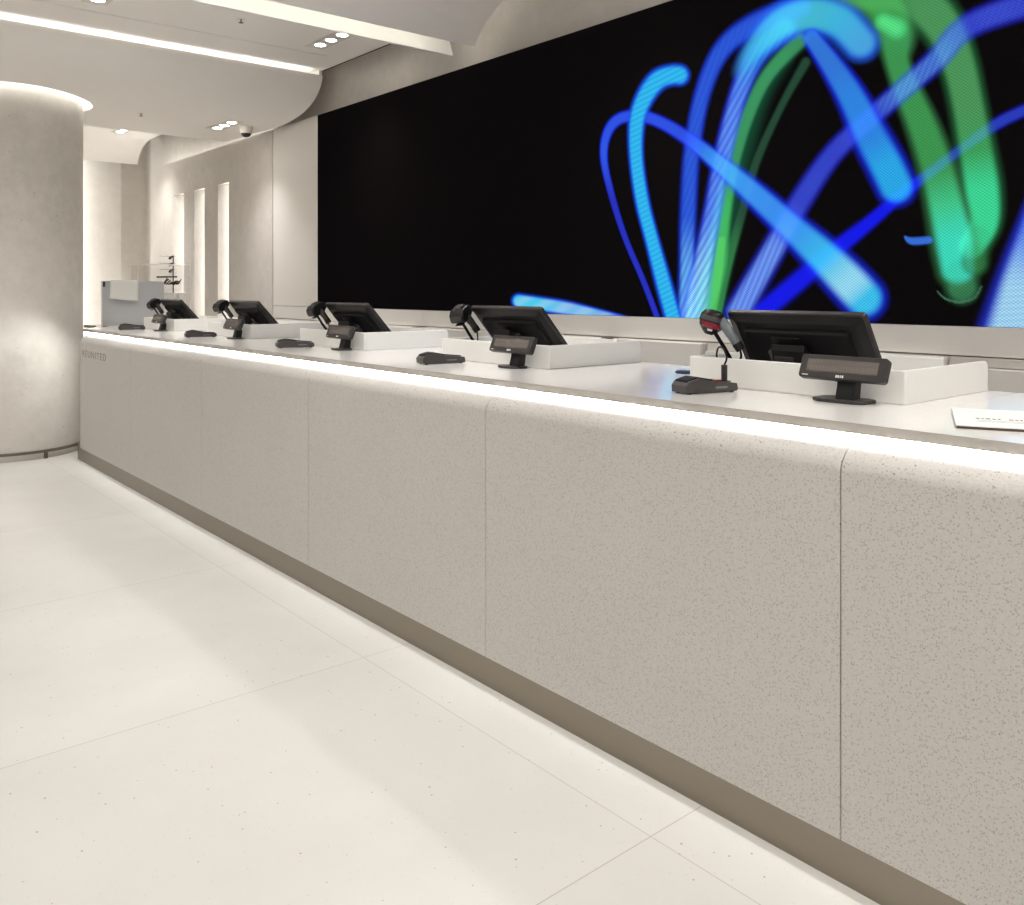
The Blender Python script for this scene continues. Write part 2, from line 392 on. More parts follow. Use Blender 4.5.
# stone worktop: sections jointed like the front, wrapping behind the column
ct = empty('countertop', (0, 0, ZC), label='pale glossy stone worktop running the length of the service counter', cat='countertop')
XB = 2.845
for i in range(len(PY)):
    y0 = PY[i]+.0002; y1 = (PY[i+1] if i+1 < len(PY) else YE)-.0002
    if i+1 >= len(PY) or PY[i+1] > YE: y1 = YE
    if y0 > YE-.1: break
    last = y1 >= YE-.01
    pts = [(1.906, y0), (XB, y0), (XB, 8.6), (2.14, 8.6), (2.14, 8.15), (2.06, 7.95), (1.99, 7.80), (1.906, YS)] if last else [(1.906, y0), (XB, y0), (XB, y1), (1.906, y1)]
    mb = MB(); mb.prism(pts, 'z', -TZ, 0)
    o = mb.build('worktop_slab', [M['top'], M['edge']], ct)
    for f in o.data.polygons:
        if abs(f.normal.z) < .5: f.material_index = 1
    if last: break
box(2.16, 2.80, YE+.02, 8.55, 0, ZC-TZ-.0003).build('end_body', M['panel'], sc_)

# ------------------------------------------------------------------ back wall cabinets under the screen
cabs = [(.35, 1.05), (1.68, 2.33), (2.95, 3.60), (3.705, 4.62), (4.66, 5.60), (5.745, 6.50), (6.53, 7.38)]
cabl = ['nearest, level with the leaflet', 'behind the nearest white till tray', 'with a visible end, left of the nearest till tray', 'left of the small notch under the video wall',
        'behind the third white till tray', 'left of the gap behind the third till tray', 'below the dark left end of the video wall']
for (a, b_), t in zip(cabs, cabl):
    e = empty('wall_cabinet', (XW-.05, a, 0), label='cream wall cabinet '+t, cat='cabinet', group='low cabinets under the video wall')
    box(0, .069, 0, b_-a, .08, 1.074).build('body', M['panel'], e, bevel=.002)
    box(-.012, -.001, .003, b_-a-.003, .1, 1.07).build('door', M['panel'], e, bevel=.0015)
def lowcab(a, b_, t):
    e = empty('drawer_unit', (XW-.03, a, 0), label='shallow cream drawer unit '+t, cat='drawer unit', group='low drawer units under the video wall')
    box(0, .049, 0, b_-a, .08, 1.036).build('body', M['panel'], e, bevel=.002)
    box(-.012, -.001, .003, b_-a-.003, .6, 1.034).build('drawer', M['panel'], e, bevel=.0015)
    box(.012, .049, 0, b_-a, 1.040, 1.076).build('grip_channel', M['wallc'], e)
lowcab(1.06, 1.67, 'at the right edge beside the nearest till tray')
lowcab(2.34, 2.94, 'behind the nearest gooseneck scanner')

struct('notch_shade', box(XW-.045, XW+.0, 3.604, 3.702, 1.045, 1.076), M['kick'])  # dark block standing in for the shade inside the notch
# ------------------------------------------------------------------ video wall
vw = empty('video_wall', (XW, SY0, ZS0), label='huge black video wall with blue and green light trails', cat='screen')
box(.004, .1, 0, SY1-SY0, 0, ZS1-ZS0-.001).build('housing', M['dark'], vw)
ysamp = np.concatenate([np.arange(SY0, 1.2, .03), np.arange(1.2, 4.2, .0062), np.arange(4.2, SY1, .016), [SY1]])
zsamp = np.linspace(ZS0, ZS1, 270)
YY, ZZ = np.meshgrid(ysamp, zsamp, indexing='ij')
dep = ST*XW+CT*YY; PXX = CX+F*(CT*XW-ST*YY)/dep; PYY = HY-F*(ZZ-CH)/dep
img = np.zeros(YY.shape+(3,)); 
def sm(x, a, b): t = np.clip((x-a)/(b-a), 0, 1); return t*t*(3-2*t)
def lin(c): c = np.array(c)/255.; return np.where(c <= .04045, c/12.92, ((c+.055)/1.055)**2.4)
WX = PXX + 0; WYp = PYY + 0
def stroke(pts, core, edge, stren=1.0, soft=.45, hatch=None, over=.6):
    """pts: (x, y, r, t) on the picture; t picks the tone along the trail"""
    global img
    P = np.array(spline([tuple(map(float, p)) for p in pts], 7))
    best = np.full(YY.shape, 9e9); tt = np.zeros(YY.shape)
    x0, x1 = P[:, 0].min()-60, P[:, 0].max()+60; y0, y1 = P[:, 1].min()-60, P[:, 1].max()+60
    sel = (PXX > x0) & (PXX < x1) & (PYY > y0) & (PYY < y1)
    px, py = PXX[sel], PYY[sel]; bb = np.full(px.shape, 9e9); t_ = np.zeros(px.shape); s_ = np.ones(px.shape)
    for i in range(len(P)-1):
        a, b = P[i], P[i+1]; d = b[:2]-a[:2]; L = d@d+1e-9
        u = np.clip(((px-a[0])*d[0]+(py-a[1])*d[1])/L, 0, 1)
        q = np.hypot(px-a[0]-u*d[0], py-a[1]-u*d[1])/(a[2]+(b[2]-a[2])*u)
        w = q < bb; bb[w] = q[w]; t_[w] = (a[3]+(b[3]-a[3])*u)[w]; s_[w] = (a[4]+(b[4]-a[4])*u)[w] if len(a) > 4 else 1
    core = np.array([lin(c) for c in core]); edge = lin(edge)
    k = np.clip(t_, 0, len(core)-1); i0 = np.floor(k).astype(int); i1 = np.minimum(i0+1, len(core)-1); fr = (k-i0)[:, None]
    cc = core[i0]*(1-fr)+core[i1]*fr
    if hatch is not None:
        ang, pitch, amt, hc = hatch
        hh = .5+.5*np.sin((px*math.cos(ang)+py*math.sin(ang))*2*math.pi/pitch)
        cc = cc*(1-amt*hh[:, None]) + lin(hc)*(amt*hh[:, None])
    inner = (1-sm(bb, .92-soft, 1.05))[:, None]; outer = (1-sm(bb, .72, 1.36))[:, None]
    colr = cc*inner+edge*(1-inner)
    al = outer*stren*s_[:, None]
    cur = img[sel]
    img[sel] = np.minimum(cur*(1-over*al)+colr*al, 1.0)
BE = (20, 40, 215)
# deep blue diagonal, lowest layer
stroke([(750,322,10,0),(800,280,10,0),(835,250,9,0),(870,222,7,0),(905,192,6,0),(960,150,5,1),(1000,122,6,1),(1040,104,6,1)], [(15,25,240),(40,60,190)], (10,15,150), .95)
# green family
stroke([(708,322,12,0),(718,270,13,0),(728,215,14,0),(742,150,14,0),(760,95,13,0),(782,58,12,0)], [(12,70,45)], (5,35,25), .85, .7)
stroke([(716,322,5,0),(726,270,6,0),(742,212,5,1),(757,160,4.5,1),(782,105,4,1),(806,62,5,1)], [(60,150,80),(40,80,60)], (10,45,30), .8)
stroke([(698,322,15,0),(714,270,14,0),(722,215,11,0),(732,165,9,1),(748,115,8,1),(768,75,8,1),(800,40,9,1)], [(70,190,100),(60,150,95)], (10,60,40), .9)
stroke([(800,-40,22,0),(860,-12,24,0),(905,-8,25,0),(940,22,22,0),(958,62,19,0),(968,105,18,0),(976,150,19,1),(982,190,20,2),(984,222,17,2),(972,246,15,2)], [(75,150,90),(60,160,90),(60,215,150)], (30,90,50), .97, .35)
stroke([(850,-20,20,0),(880,0,22,0),(895,30,20,1),(897,60,13,1),(908,92,14,1),(922,125,16,1),(936,165,18,1),(946,205,20,2),(954,240,22,3),(958,268,20,3)], [(60,150,70),(60,150,80),(65,200,140),(60,220,190)], (45,105,60), .97, .38)
stroke([(961,276,15,0,.2),(962,287,16,0,.9)], [(60,135,90)], (40,100,60), .8, .3, over=.9)
stroke([(978,240,13,0,.2),(975,262,13,0,.9)], [(50,125,70)], (35,90,50), .8, .3, over=.9)
stroke([(938,292,1.0,0),(946,299,1.2,0),(960,302,1.3,0),(974,298,1.2,0),(981,287,1.0,0)], [(70,120,95)], (20,50,35), .8)
stroke([(884,22,9,0),(896,28,11,0)], [(80,215,130)], (60,170,100), .9, .8)
stroke([(905,237,1,0),(912,241,3.5,0),(929,240,3.5,0)], [(55,110,215)], (40,90,180), 1, .2)
# violet diagonal
stroke([(738,312,13,0),(772,252,12,0),(800,202,11,1),(832,155,10,1),(868,120,10,1),(900,92,10,2),(936,60,11,2),(970,25,12,1),(1045,-2,14,1)],
       [(120,165,255),(55,70,205),(80,130,215)], (30,35,170), .93, .5, (.4, 5.2, .5, (40,60,210)))
# arcs
stroke([(686,322,9,0),(687,270,8,0),(688,215,8,1),(692,150,8,1),(703,92,8,1),(722,50,9,1),(752,26,11,1),(800,6,12,1)], [(110,190,250),(45,100,225)], (20,50,190), .93, .5, (.35, 5.0, .5, (30,50,220)))
stroke([(694,322,14,0),(702,270,11,0),(712,215,9,1),(722,160,9,1),(737,100,9,1),(756,55,11,2),(785,28,13,3)], [(150,215,250),(100,150,250),(60,170,235),(60,200,220)], (35,50,200), .95, .5, (.5, 5.6, .6, (30,60,225)))
stroke([(708,322,9,0),(716,280,7,0),(722,240,5,0)], [(85,190,85),(60,150,80)], (40,120,70), .6)
stroke([(735,80,7,0,.0),(752,52,11,0,.6),(780,24,17,0,1),(812,14,19,0,1),(840,22,19,1,1),(860,42,18,2,1)], [(70,190,215),(65,185,230),(75,170,230)], (30,90,220), .95, .45)
stroke([(812,38,9,0),(832,66,12,0),(852,98,15,1),(870,135,18,1),(886,165,19,2),(896,186,19,2)], [(50,120,220),(45,135,230),(40,170,235)], BE, .96, .4)
# thin loop growing into the big comet
stroke([(659,322,2.6,0),(643,280,2.6,0),(626,240,2.6,0),(613,200,3,0),(604,160,3.6,1),(607,134,4.5,1),(619,119,5.5,1),(640,116,6,1),(662,123,6,1),(690,140,7,1),(715,160,9,2),(750,190,12,2),(790,226,15,2),(825,258,19,3),(850,283,21,4),(864,298,21,3)],
       [(40,50,190),(45,85,235),(60,150,245),(60,195,240),(150,220,245)], BE, .96, .42)
# cyan hook
stroke([(675,325,8,0),(664,285,8,0),(652,240,7,0),(642,200,7,0),(636,155,7,0),(637,120,8,0),(645,97,9,0),(658,80,10,0),(672,75,10,0),(679,75,10,0)], [(50,200,240)], (20,80,240), 1, .4, (1.1, 4.8, .45, (20,90,235)), over=1)
# lower left comet and right-hand tail
stroke([(519,301,7,0),(540,304,7,0),(565,308,7,1),(590,313,6,1),(625,320,4,2)], [(70,205,240),(120,190,240),(50,90,220)], (20,70,235), 1, .4, (1.0, 14, .35, (190,215,240)), over=1)
stroke([(1046,190,14,0),(1036,235,20,0),(1022,290,26,1),(1012,340,32,1)], [(90,130,235),(165,215,240)], (35,50,205), 1, .4, (1.5, 6.0, .3, (110,160,235)), over=1)
# spiral bands on the thick trails stay subtle; black level of the panel
img = img + lin((9, 7, 8))
nY, nZ = len(ysamp), len(zsamp)
co = np.stack([np.full(YY.shape, 0.0), YY-SY0, ZZ-ZS0], -1).reshape(-1, 3)
ii = (np.arange(nY-1)[:, None]*nZ+np.arange(nZ-1)[None, :]).ravel()
faces = np.stack([ii, ii+1, ii+nZ+1, ii+nZ], -1)
me = bpy.data.meshes.new('screen'); me.vertices.add(len(co)); me.vertices.foreach_set('co', co.ravel())
me.loops.add(faces.size); me.loops.foreach_set('vertex_index', faces.ravel())
me.polygons.add(len(faces)); me.polygons.foreach_set('loop_start', np.arange(0, faces.size, 4)); me.polygons.foreach_set('loop_total', np.full(len(faces), 4))
me.update(calc_edges=True); me.validate()
at_ = me.color_attributes.new('picture', 'FLOAT_COLOR', 'POINT')
rgba = np.concatenate([img.reshape(-1, 3), np.ones((len(co), 1))], 1); at_.data.foreach_set('color', rgba.ravel())
m = mat('screen_picture', (.0028, .0022, .0022), .6, spec=0.0); n, l, b = nodes(m)
a = n.new('ShaderNodeAttribute'); a.attribute_name = 'picture'; 
p = coords(m); sep = n.new('ShaderNodeSeparateXYZ'); l.new(p, sep.inputs[0])
def wv(o, f): return math_n(m, 'SINE', math_n(m, 'MULTIPLY', o, f))
dots = math_n(m, 'MULTIPLY', wv(sep.outputs[1], 2*math.pi/.017), wv(sep.outputs[2], 2*math.pi/.013))
gain = math_n(m, 'MULTIPLY_ADD', dots, .30, 1.0)
vm = n.new('ShaderNodeVectorMath'); vm.operation = 'SCALE'; l.new(a.outputs['Color'], vm.inputs[0]); l.new(gain, vm.inputs['Scale']); l.new(vm.outputs[0], b.inputs['Emission Color']); b.inputs['Emission Strength'].default_value = .50
SCREEN_M = m
me.materials.append(m); so = bpy.data.objects.new('screen', me); COL.objects.link(so); so.parent = vw

# ------------------------------------------------------------------ till stations (local origin: right front corner of the tray, on the worktop)
def bent_rect(h, r, x0, x1, k=6):
    return
def make_tray():
    e = empty('till_tray', (2.305, 1.12, ZC))
    mb = MB(); L, W, H, T = .72, .53, .092, .012
    mb.box(T, W-T, T, L-T, 0, .008)
    mb.build('tray_floor', M['tray'], e)
    box(0, T, 0, L, 0, H).build('front_side', M['tray'], e, bevel=.004)
    MB().prism([(T, 0), (W, 0), (W, H-.018), (W-.006, H-.005), (W-.018, H), (T, H)], 'y', 0, T).build('end_side', M['tray'], e, bevel=.003)
    MB().prism([(T, 0), (W, 0), (W, H-.018), (W-.006, H-.005), (W-.018, H), (T, H)], 'y', L-T, L).build('end_side', M['tray'], e, bevel=.003)
    box(W-T, W, .13, L-T, 0, H).build('back_side', M['tray'], e, bevel=.003)
    return e
def make_monitor(deg=33):
    # local frame: u along +Y (width), v up the slope, w towards the clerk
    e = empty('till_monitor', (2.46, 1.518, ZC+.0085))
    top = Vector((2.38, 0, 1.279)); tilt = math.radians(deg)
    if deg > 35: top = Vector((2.39, 0, 1.272))
    # basis: v down-slope direction points +X and -Z
    vdir = Vector((math.sin(tilt), 0, -math.cos(tilt))); wdir = Vector((math.cos(tilt), 0, math.sin(tilt)))  # w: screen normal
    O = top-Vector((2.46, 0, ZC+.0085))
    mx = Matrix(((vdir.x, 0, wdir.x, O.x), (0, 1, 0, 0), (vdir.z, 0, wdir.z, O.z), (0, 0, 0, 1)))   # (v, u, w) -> local
    W2, H = .238, .265 if deg < 35 else .255
    def rr(x0, x1, y0, y1, r, k=5):
        out = []
        for cx, cy, a0 in ((x1-r, y1-r, 0), (x0+r, y1-r, 90), (x0+r, y0+r, 180), (x1-r, y0+r, 270)):
            out += [(cx+r*math.cos(math.radians(a0+90*t/k)), cy+r*math.sin(math.radians(a0+90*t/k))) for t in range(k+1)]
        return out
    sf = MB().prism(rr(0, H, -W2, W2, .012), 'z', .012, .030).build('screen_frame', M['char'], e, mx=mx, bevel=.003)
    MB().prism(rr(.012, H-.012, -W2+.012, W2-.012, .006), 'z', .030, .032).build('touch_screen', M['black'], sf, mx=mx)
    # back shell: tapered raised housing
    def taper(a, b_, z0, z1, name, mm):
        mb = MB(); k = len(a); v = [(*p, z0) for p in a]+[(*p, z1) for p in b_]
        mb.poly(v, [tuple(range(k)), tuple(range(2*k-1, k-1, -1))]+[(i, i+k, (i+1) % k+k, (i+1) % k) for i in range(k)])
        return mb.build(name, mm, e, mx=mx, bevel=.0015)
    taper(rr(.006, H-.006, -W2+.006, W2-.006, .012), rr(.030, H-.02, -W2+.03, W2-.03, .012), .012, .0, 'back_shell', M['black'])
    taper(rr(.052, H-.03, -W2+.055, W2-.055, .008), rr(.058, H-.036, -W2+.062, W2-.062, .008), .0, -.014, 'rear_housing', M['black2'])
    MB().prism(rr(.072, .125, -.02, .082, .004), 'z', -.018, -.0135).build('rear_cover', M['black'], e, mx=mx, bevel=.001)
    # stand: hinge bracket, cylinder and foot
    hb = MB().box(.118, .170, -.040, .100, -.032, -.0135).build('hinge_bracket', M['mid'], e, mx=mx, bevel=.004)
    MB().tube([(.134, .0, -.036), (.134, .066, -.036)], .021, 20).build('hinge', M['char'], hb, mx=mx, smooth=True)
    MB().prism([(-.085, 0), (.02, 0), (.02, .01), (-.01, .02), (-.028, .115), (-.06, .13), (-.062, .11), (-.04, .02), (-.085, .01)], 'y', -.04, .075).build('stand', M['black'], e, bevel=.003)
    return e
def make_display(round_base):
    yc = 1.255
    e = empty('customer_display', (2.255, yc, ZC))
    X0 = 2.255
    if round_base:
        MB().lathe([(.066, 0), (.070, .003), (.066, .008), (.02, .010)], seg=40).build('base', M['char'], e, loc=(-.005, .022, 0), smooth=True, mx=Matrix.Diagonal((.68, 1.08, 1, 1)))
    else:
        MB().prism([(-.048, -.052), (-.03, -.078), (.03, -.078), (.044, -.055), (.044, .055), (.03, .078), (-.03, .078), (-.048, .052)], 'z', 0, .010).build('base', M['char'], e, loc=(0, .012, 0), bevel=.003)
    MB().prism([(-.022, .008), (.018, .008), (.024, .05), (.016, .072), (-.006, .072), (-.012, .04)], 'y', -.027, .027).build('neck', M['black'], e, bevel=.003)
    MB().tube([(.004, -.037, .062), (.004, .037, .062)], .009, 14).build('hinge', M['char'], e, smooth=True)
    t = math.radians(23)
    v = Vector((-math.sin(t), 0, -math.cos(t))); w = Vector((-math.cos(t), 0, math.sin(t)))   # w: towards the customer
    O = Vector((2.236, 0, 1.178))-Vector((X0, 0, ZC))
    mx = Matrix(((v.x, 0, w.x, O.x), (0, 1, 0, 0), (v.z, 0, w.z, O.z), (0, 0, 0, 1)))
    W, H, r = .126, .068, .009
    pts = []
    for cx, cy, a0 in ((H-r, W-r, 0), (r, W-r, 90), (r, -W+r, 180), (H-r, -W+r, 270)):
        pts += [(cx+r*math.cos(math.radians(a0+22.5*k)), cy+r*math.sin(math.radians(a0+22.5*k))) for k in range(5)]
    b_ = MB().prism(pts, 'z', -.022, 0).build('display_housing', M['char'], e, mx=mx, bevel=.003)
    MB().box(.014, .050, -W+.022, W-.022, .0002, .0012).build('display_window', M['glassy'], b_, mx=mx)
    mb = MB()       # small white mark under the window
    for k, (a, b2) in enumerate(((-.012, -.008), (-.006, -.002), (.001, .003), (.006, .010))): mb.box(.057, .064, -b2, -a, .0002, .001)
    mb.build('maker_mark', M['white_dot'], b_, mx=mx)
    MB().box(.060, .062, W-.030, W-.012, .0002, .001).build('status_mark', M['white_dot'], b_, mx=mx)
    return e
def make_cradle(plug):
    e = empty('scanner_cradle', (2.150, 1.657, ZC), rz=math.radians(-13))
    prof = [(-.098, .004), (-.100, .024), (-.088, .038), (-.050, .046), (.0, .036), (.045, .032), (.094, .026), (.098, .010), (.094, .003), (-.09, .003)]
    body = MB().prism(prof, 'y', -.036, .036).build('cradle_body', M['mid'], e, bevel=.0025)
    MB().prism([(-.094, .028), (-.088, .041), (-.050, .050), (.006, .040), (-.004, .033)], 'y', -.030, .030).build('scanner_cup', M['black2'], body, bevel=.002)
    MB().prism([(.0, .0365), (.088, .0275), (.088, .031), (.0, .040)], 'y', -.014, .014).build('contact_strip', M['black2'], body, bevel=.001)
    MB().box(.01, .055, -.0366, -.0358, .013, .019).build('side_mark', M['grey'], body)
    for x in (-.08, .08):
        for y in (-.026, .026): MB().lathe([(.007, 0), (.007, .005)], (x, y, 0), 12).build('foot', M['black2'], e)
    if plug:
        MB().box(-.012, .014, -.006, .006, .034, .0385).build('status_light', M['red'], e, loc=(.022, -.026, 0))
    return e
def make_gooseneck(lit=True):
    e = empty('gooseneck_scanner', (2.43, 1.765, ZC+.0085))
    def Lc(x, y, z): return (x-2.43, y-1.765, z-ZC-.0085)
    MB().lathe([(.042, 0), (.045, .004), (.042, .010), (.012, .016), (.009, .03)], seg=36).build('stand_base', M['black'], e, smooth=True, loc=(0, 0, 0))
    MB().tube(spline([Lc(2.43, 1.765, 1.07), Lc(2.425, 1.762, 1.12), Lc(2.40, 1.767, 1.16), Lc(2.37, 1.785, 1.215), Lc(2.362, 1.79, 1.225)], 5), .0065, 12).build('gooseneck', M['black2'], e, smooth=True)
    # scanner head: a wedge body looking down to the customer side
    H = Matrix.Translation(Vector(Lc(2.373, 1.79, 1.250)))@Matrix.Rotation(math.radians(-25), 4, 'Y')@Matrix.Rotation(math.radians(14), 4, 'Z')
    hp = [(-.055, -.012), (-.052, .018), (-.030, .034), (.020, .036), (.045, .022), (.048, -.008), (.020, -.026), (-.02, -.030), (-.045, -.024)]
    if lit:
        ax = [Vector(Lc(2.380, 1.792, 1.290)), Vector(Lc(2.360, 1.806, 1.212))]
        P_ = [ax[0].lerp(ax[1], t) for t in (0, .06, .22, .45, .68, .88, 1)]
        R_ = [.018, .033, .042, .044, .038, .024, .012]
        sh = MB().tube(P_, R_, 28).build('scanner_head', M['black'], e, smooth=True)
        d = (ax[1]-ax[0]).normalized(); f = Vector((-.79, -.6, 0)); f = (f-d*f.dot(d)).normalized(); g = d.cross(f)
        def patch(t0, t1, a0, extra, name, mm):
            mb = MB(); vs = []; n1, n2 = 5, 10
            for i_ in range(n1+1):
                t = t0+(t1-t0)*i_/n1; c_ = ax[0].lerp(ax[1], t); rr_ = float(np.interp(t, (0, .06, .22, .45, .68, .88, 1), R_))+extra
                for j_ in range(n2+1):
                    a_ = math.radians(-a0+2*a0*j_/n2); vs.append(tuple(c_+(f*math.cos(a_)+g*math.sin(a_))*rr_))
            mb.poly(vs, [(i_*(n2+1)+j_, i_*(n2+1)+j_+1, (i_+1)*(n2+1)+j_+1, (i_+1)*(n2+1)+j_) for i_ in range(n1) for j_ in range(n2)])
            o = mb.build(name, mm, sh, smooth=True); q_ = o.modifiers.new('s', 'SOLIDIFY'); q_.thickness = .0016; q_.offset = 0
        patch(.30, .50, 62, .0012, 'front_band', M['mid'])
        patch(.55, .76, 48, .0012, 'scan_window', M['red'])
        patch(.80, .87, 16, .0016, 'maker_mark', M['white_dot'])
    else:
        MB().prism(hp, 'y', -.036, .036).build('scanner_head', M['black'], e, mx=H, bevel=.010, seg=4)
        MB().prism([(-.0565, -.010), (-.0545, .014), (-.050, .014), (-.050, -.010)], 'y', -.028, .028).build('scan_window', M['char'], e, mx=H, bevel=.001)
        MB().box(-.050, -.016, -.020, .020, -.0300, -.0270).build('light_window', M['red'] if lit else M['char'], e, mx=H@Matrix.Rotation(math.radians(-8), 4, 'Y'), bevel=.001)
        MB().prism([(-.024, .034), (-.010, .043), (.02, .042), (.034, .032)], 'y', -.016, .016).build('top_cap', M['char'], e, mx=H, bevel=.004)
    # handle
    hp_ = [(2.378, 1.775, 1.262), (2.372, 1.742, 1.235), (2.378, 1.718, 1.20), (2.388, 1.702, 1.170)] if lit else [(2.378, 1.780, 1.262), (2.392, 1.765, 1.232), (2.408, 1.752, 1.205), (2.422, 1.740, 1.178)]
    HP = [Vector(Lc(*q_)) for q_ in hp_]
    hd = MB().tube(spline([tuple(q_) for q_ in HP], 4), [.018]*3+[.017]*4+[.0155]*4+[.015]*1+[.013], 16).build('handle', M['grey'] if lit else M['char'], e, smooth=True)
    MB().tube([HP[2].lerp(HP[3], .45), HP[3]+(HP[3]-HP[2])*.2], [.0168, .0155], 16).build('handle_cap', M['black'], hd, smooth=True)
    MB().tube(spline([tuple(HP[3]), Lc(hp_[3][0]+.006, hp_[3][1], 1.14), Lc(2.43, 1.75, 1.11), Lc(2.48, 1.79, 1.08), Lc(2.55, 1.79, 1.064)], 5), .0035, 8).build('cord', M['black2'], e, smooth=True)
    return e

where = ['nearest to the camera', 'second from the camera', 'in the middle of the five tills', 'fourth from the camera', 'farthest, by the grey screen panel']
T0, T1, T2 = make_tray(), make_monitor(), make_monitor(42)
D0 = make_display(False); D1 = make_display(True)
C0, C1 = make_cradle(True), make_cradle(False); G0, G1 = make_gooseneck(), make_gooseneck(False)
STEP = [0, 1.403, 2.808, 4.215, 5.60]
for i, dy in enumerate(STEP):
    def put(proto, label, cat, group, first=0, dx=0, ddy=0, rz=0):
        o = proto if i == first else copy_tree(proto)
        base = proto_pos.setdefault(proto.name, proto.location.copy()); rb = proto_rot.setdefault(proto.name, proto.rotation_euler.z)
        o.location = (base.x+dx, base.y+dy+ddy, base.z); o.rotation_euler.z = rb+rz
        tag(o, label, cat, group); return o
    if i == 0: proto_pos, proto_rot = {}, {}
    put(T0, 'white open tray around the till, '+where[i], 'tray', 'white trays on the counter')
    put(T1 if i == 0 else T2, 'black till monitor tilted back in its tray, '+where[i], 'monitor', 'till monitors on the counter', first=min(i, 1), ddy=[0, 0, -.03, -.05, -.01][i])
    if i == 0: tag(D0, 'small dark customer display on a square-cut foot, nearest to the camera', 'display', 'customer displays on the counter')
    else: put(D1, 'small dark customer display on a round foot, '+where[i], 'display', 'customer displays on the counter', first=1, ddy=[0, 0, -.025, -.05, -.02][i])
    cx, cy, cr = [(0, 0, 0), (.0, -.03, .06), (0, -.075, -.04), (0, -.105, .05), (0, -.03, -.05)][i]
    put(C0 if i == 0 else C1, 'low black scanner cradle lying on the worktop, '+where[i], 'scanner cradle', 'scanner cradles on the counter', dx=cx, ddy=cy, rz=cr, first=min(i, 1))
    gr = [0, .18, -.12, .1, -.1][i]
    put(G0 if i == 0 else G1, 'black gooseneck barcode scanner at the tray corner, '+where[i], 'scanner', 'gooseneck scanners on the counter', rz=gr, first=min(i, 1), ddy=[0, 0, -.03, -.03, 0][i])
# cable with plug at the nearest cradle
cb = empty('scanner_cable', (2.24, 1.66, ZC), label='thin black cable rising from the nearest cradle to the scanner stand', cat='cable')
MB().tube([(-.008, -.012, .030), (-.008, -.012, .078)], .0095, 14).build('plug', M['char'], cb, smooth=True)
MB().tube(spline([(-.008, -.012, .077), (.0, -.015, .10), (.03, .02, .125), (.06, .06, .125), (.09, .09, .10), (.11, .10, .075)], 6), .003, 8).build('cord', M['black2'], cb, smooth=True)
# dark disc behind the nearest tray, blue screen reflection put into its colour
q = at(682, 373.5, Z=ZC)
tag(MB().lathe([(.034, 0), (.038, .003), (.038, .007), (.030, .010)], seg=40).build('coin_dish', M['bluesheen'], loc=(q.x+.02, q.y+.0, ZC), smooth=True), 'small round dark dish, blue screen reflection in its colour, at the left end of the nearest tray', 'dish')
# cardboard card / box beside the far till
q = at(148, 328, Z=ZC)
tag(box(-.02, .02, -.035, .035, 0, .085).build('card_box', M['white'], loc=(q.x, q.y, ZC), bevel=.002), 'small white box beside the farthest scanner cradle', 'box')

# ---- folded leaflet at the right edge
lf = empty('leaflet', (1.997, .856, ZC), rz=math.atan2(-.905, .425))
def sheetbox(name, z0, z1, mm, dx=0, dy=0, L=.215, W=.313): return box(dx, L+dx, dy, W+dy, z0, z1).build(name, mm, lf)
sheetbox('back_page', .0002, .0015, M['white'], -.002, .002)
sheetbox('inner_pages', .0015, .0075, M['pages'], .002, .003, .21, .30)
sheetbox('cover_page', .0075, .010, M['white'])
mb = MB(); x = .045
for wd in (.010, .006, .012, .009, .007, None, .010, .008, .007, .011):
    if wd is None: x += .014; continue
    mb.box(x, x+wd*.8, .12, .132+random.uniform(0, .006), .0100, .0103); x += wd+.002
for k, yy in enumerate((.095, .075)): mb.box(.045, .15, yy, yy+.002, .0100, .0103)
mb.build('printed_text', M['ink'], lf)
tag(lf, 'folded white leaflet lying on the worktop at the right edge', 'leaflet')

# ---- grey panel with a taped paper at the counter's far end
pl, pr = at(102.3, 281, Y=8.06), at(164, 281, Y=8.06)
zp = pl.z
gp = empty('screen_panel', (pl.x, 8.06, ZC), label='upright grey panel standing across the far end of the worktop', cat='panel')
box(0, pr.x-pl.x, 0, .012, .004, zp-ZC).build('panel_sheet', M['screenback'], gp, bevel=.002)
box(-.006, .0, -.002, .016, 0, zp-ZC+.002).build('edge_strip', M['trim'], gp)
box(.0, .035, -.03, .04, 0, .006).build('foot', M['steel'], gp); box(pr.x-pl.x-.06, pr.x-pl.x-.02, -.03, .04, 0, .006).build('foot', M['steel'], gp)
box(.004, .022, -.006, -.001, zp-ZC-.05, zp-ZC-.005).build('clip', M['char'], gp)
a_, b_, c_, d_ = at(110.5, 280, Y=8.05), at(138.3, 280, Y=8.05), at(137.8, 301.2, Y=8.04), at(109.2, 299, Y=8.03)
mb = MB(); K = 8; Vv = []
for j in range(K+1):
    for i2 in range(K+1):
        u, v = i2/K, j/K
        p = (Vector(a_)*(1-u)+Vector(b_)*u)*(1-v)+(Vector(d_)*(1-u)+Vector(c_)*u)*v
        p.y -= .012*math.sin(v*1.6)*(.3+u*.7)+.002; Vv.append(tuple(p-Vector((a_.x, 8.05, ZC))))
mb.poly(Vv, [(j*(K+1)+i2, j*(K+1)+i2+1, (j+1)*(K+1)+i2+1, (j+1)*(K+1)+i2) for j in range(K) for i2 in range(K)])
po = mb.build('paper_notice', M['white'], loc=(a_.x, 8.05, ZC), smooth=True)
so2 = po.modifiers.new('s', 'SOLIDIFY'); so2.thickness = .0008
tag(po, 'curling white paper sheet taped to the grey panel', 'paper')

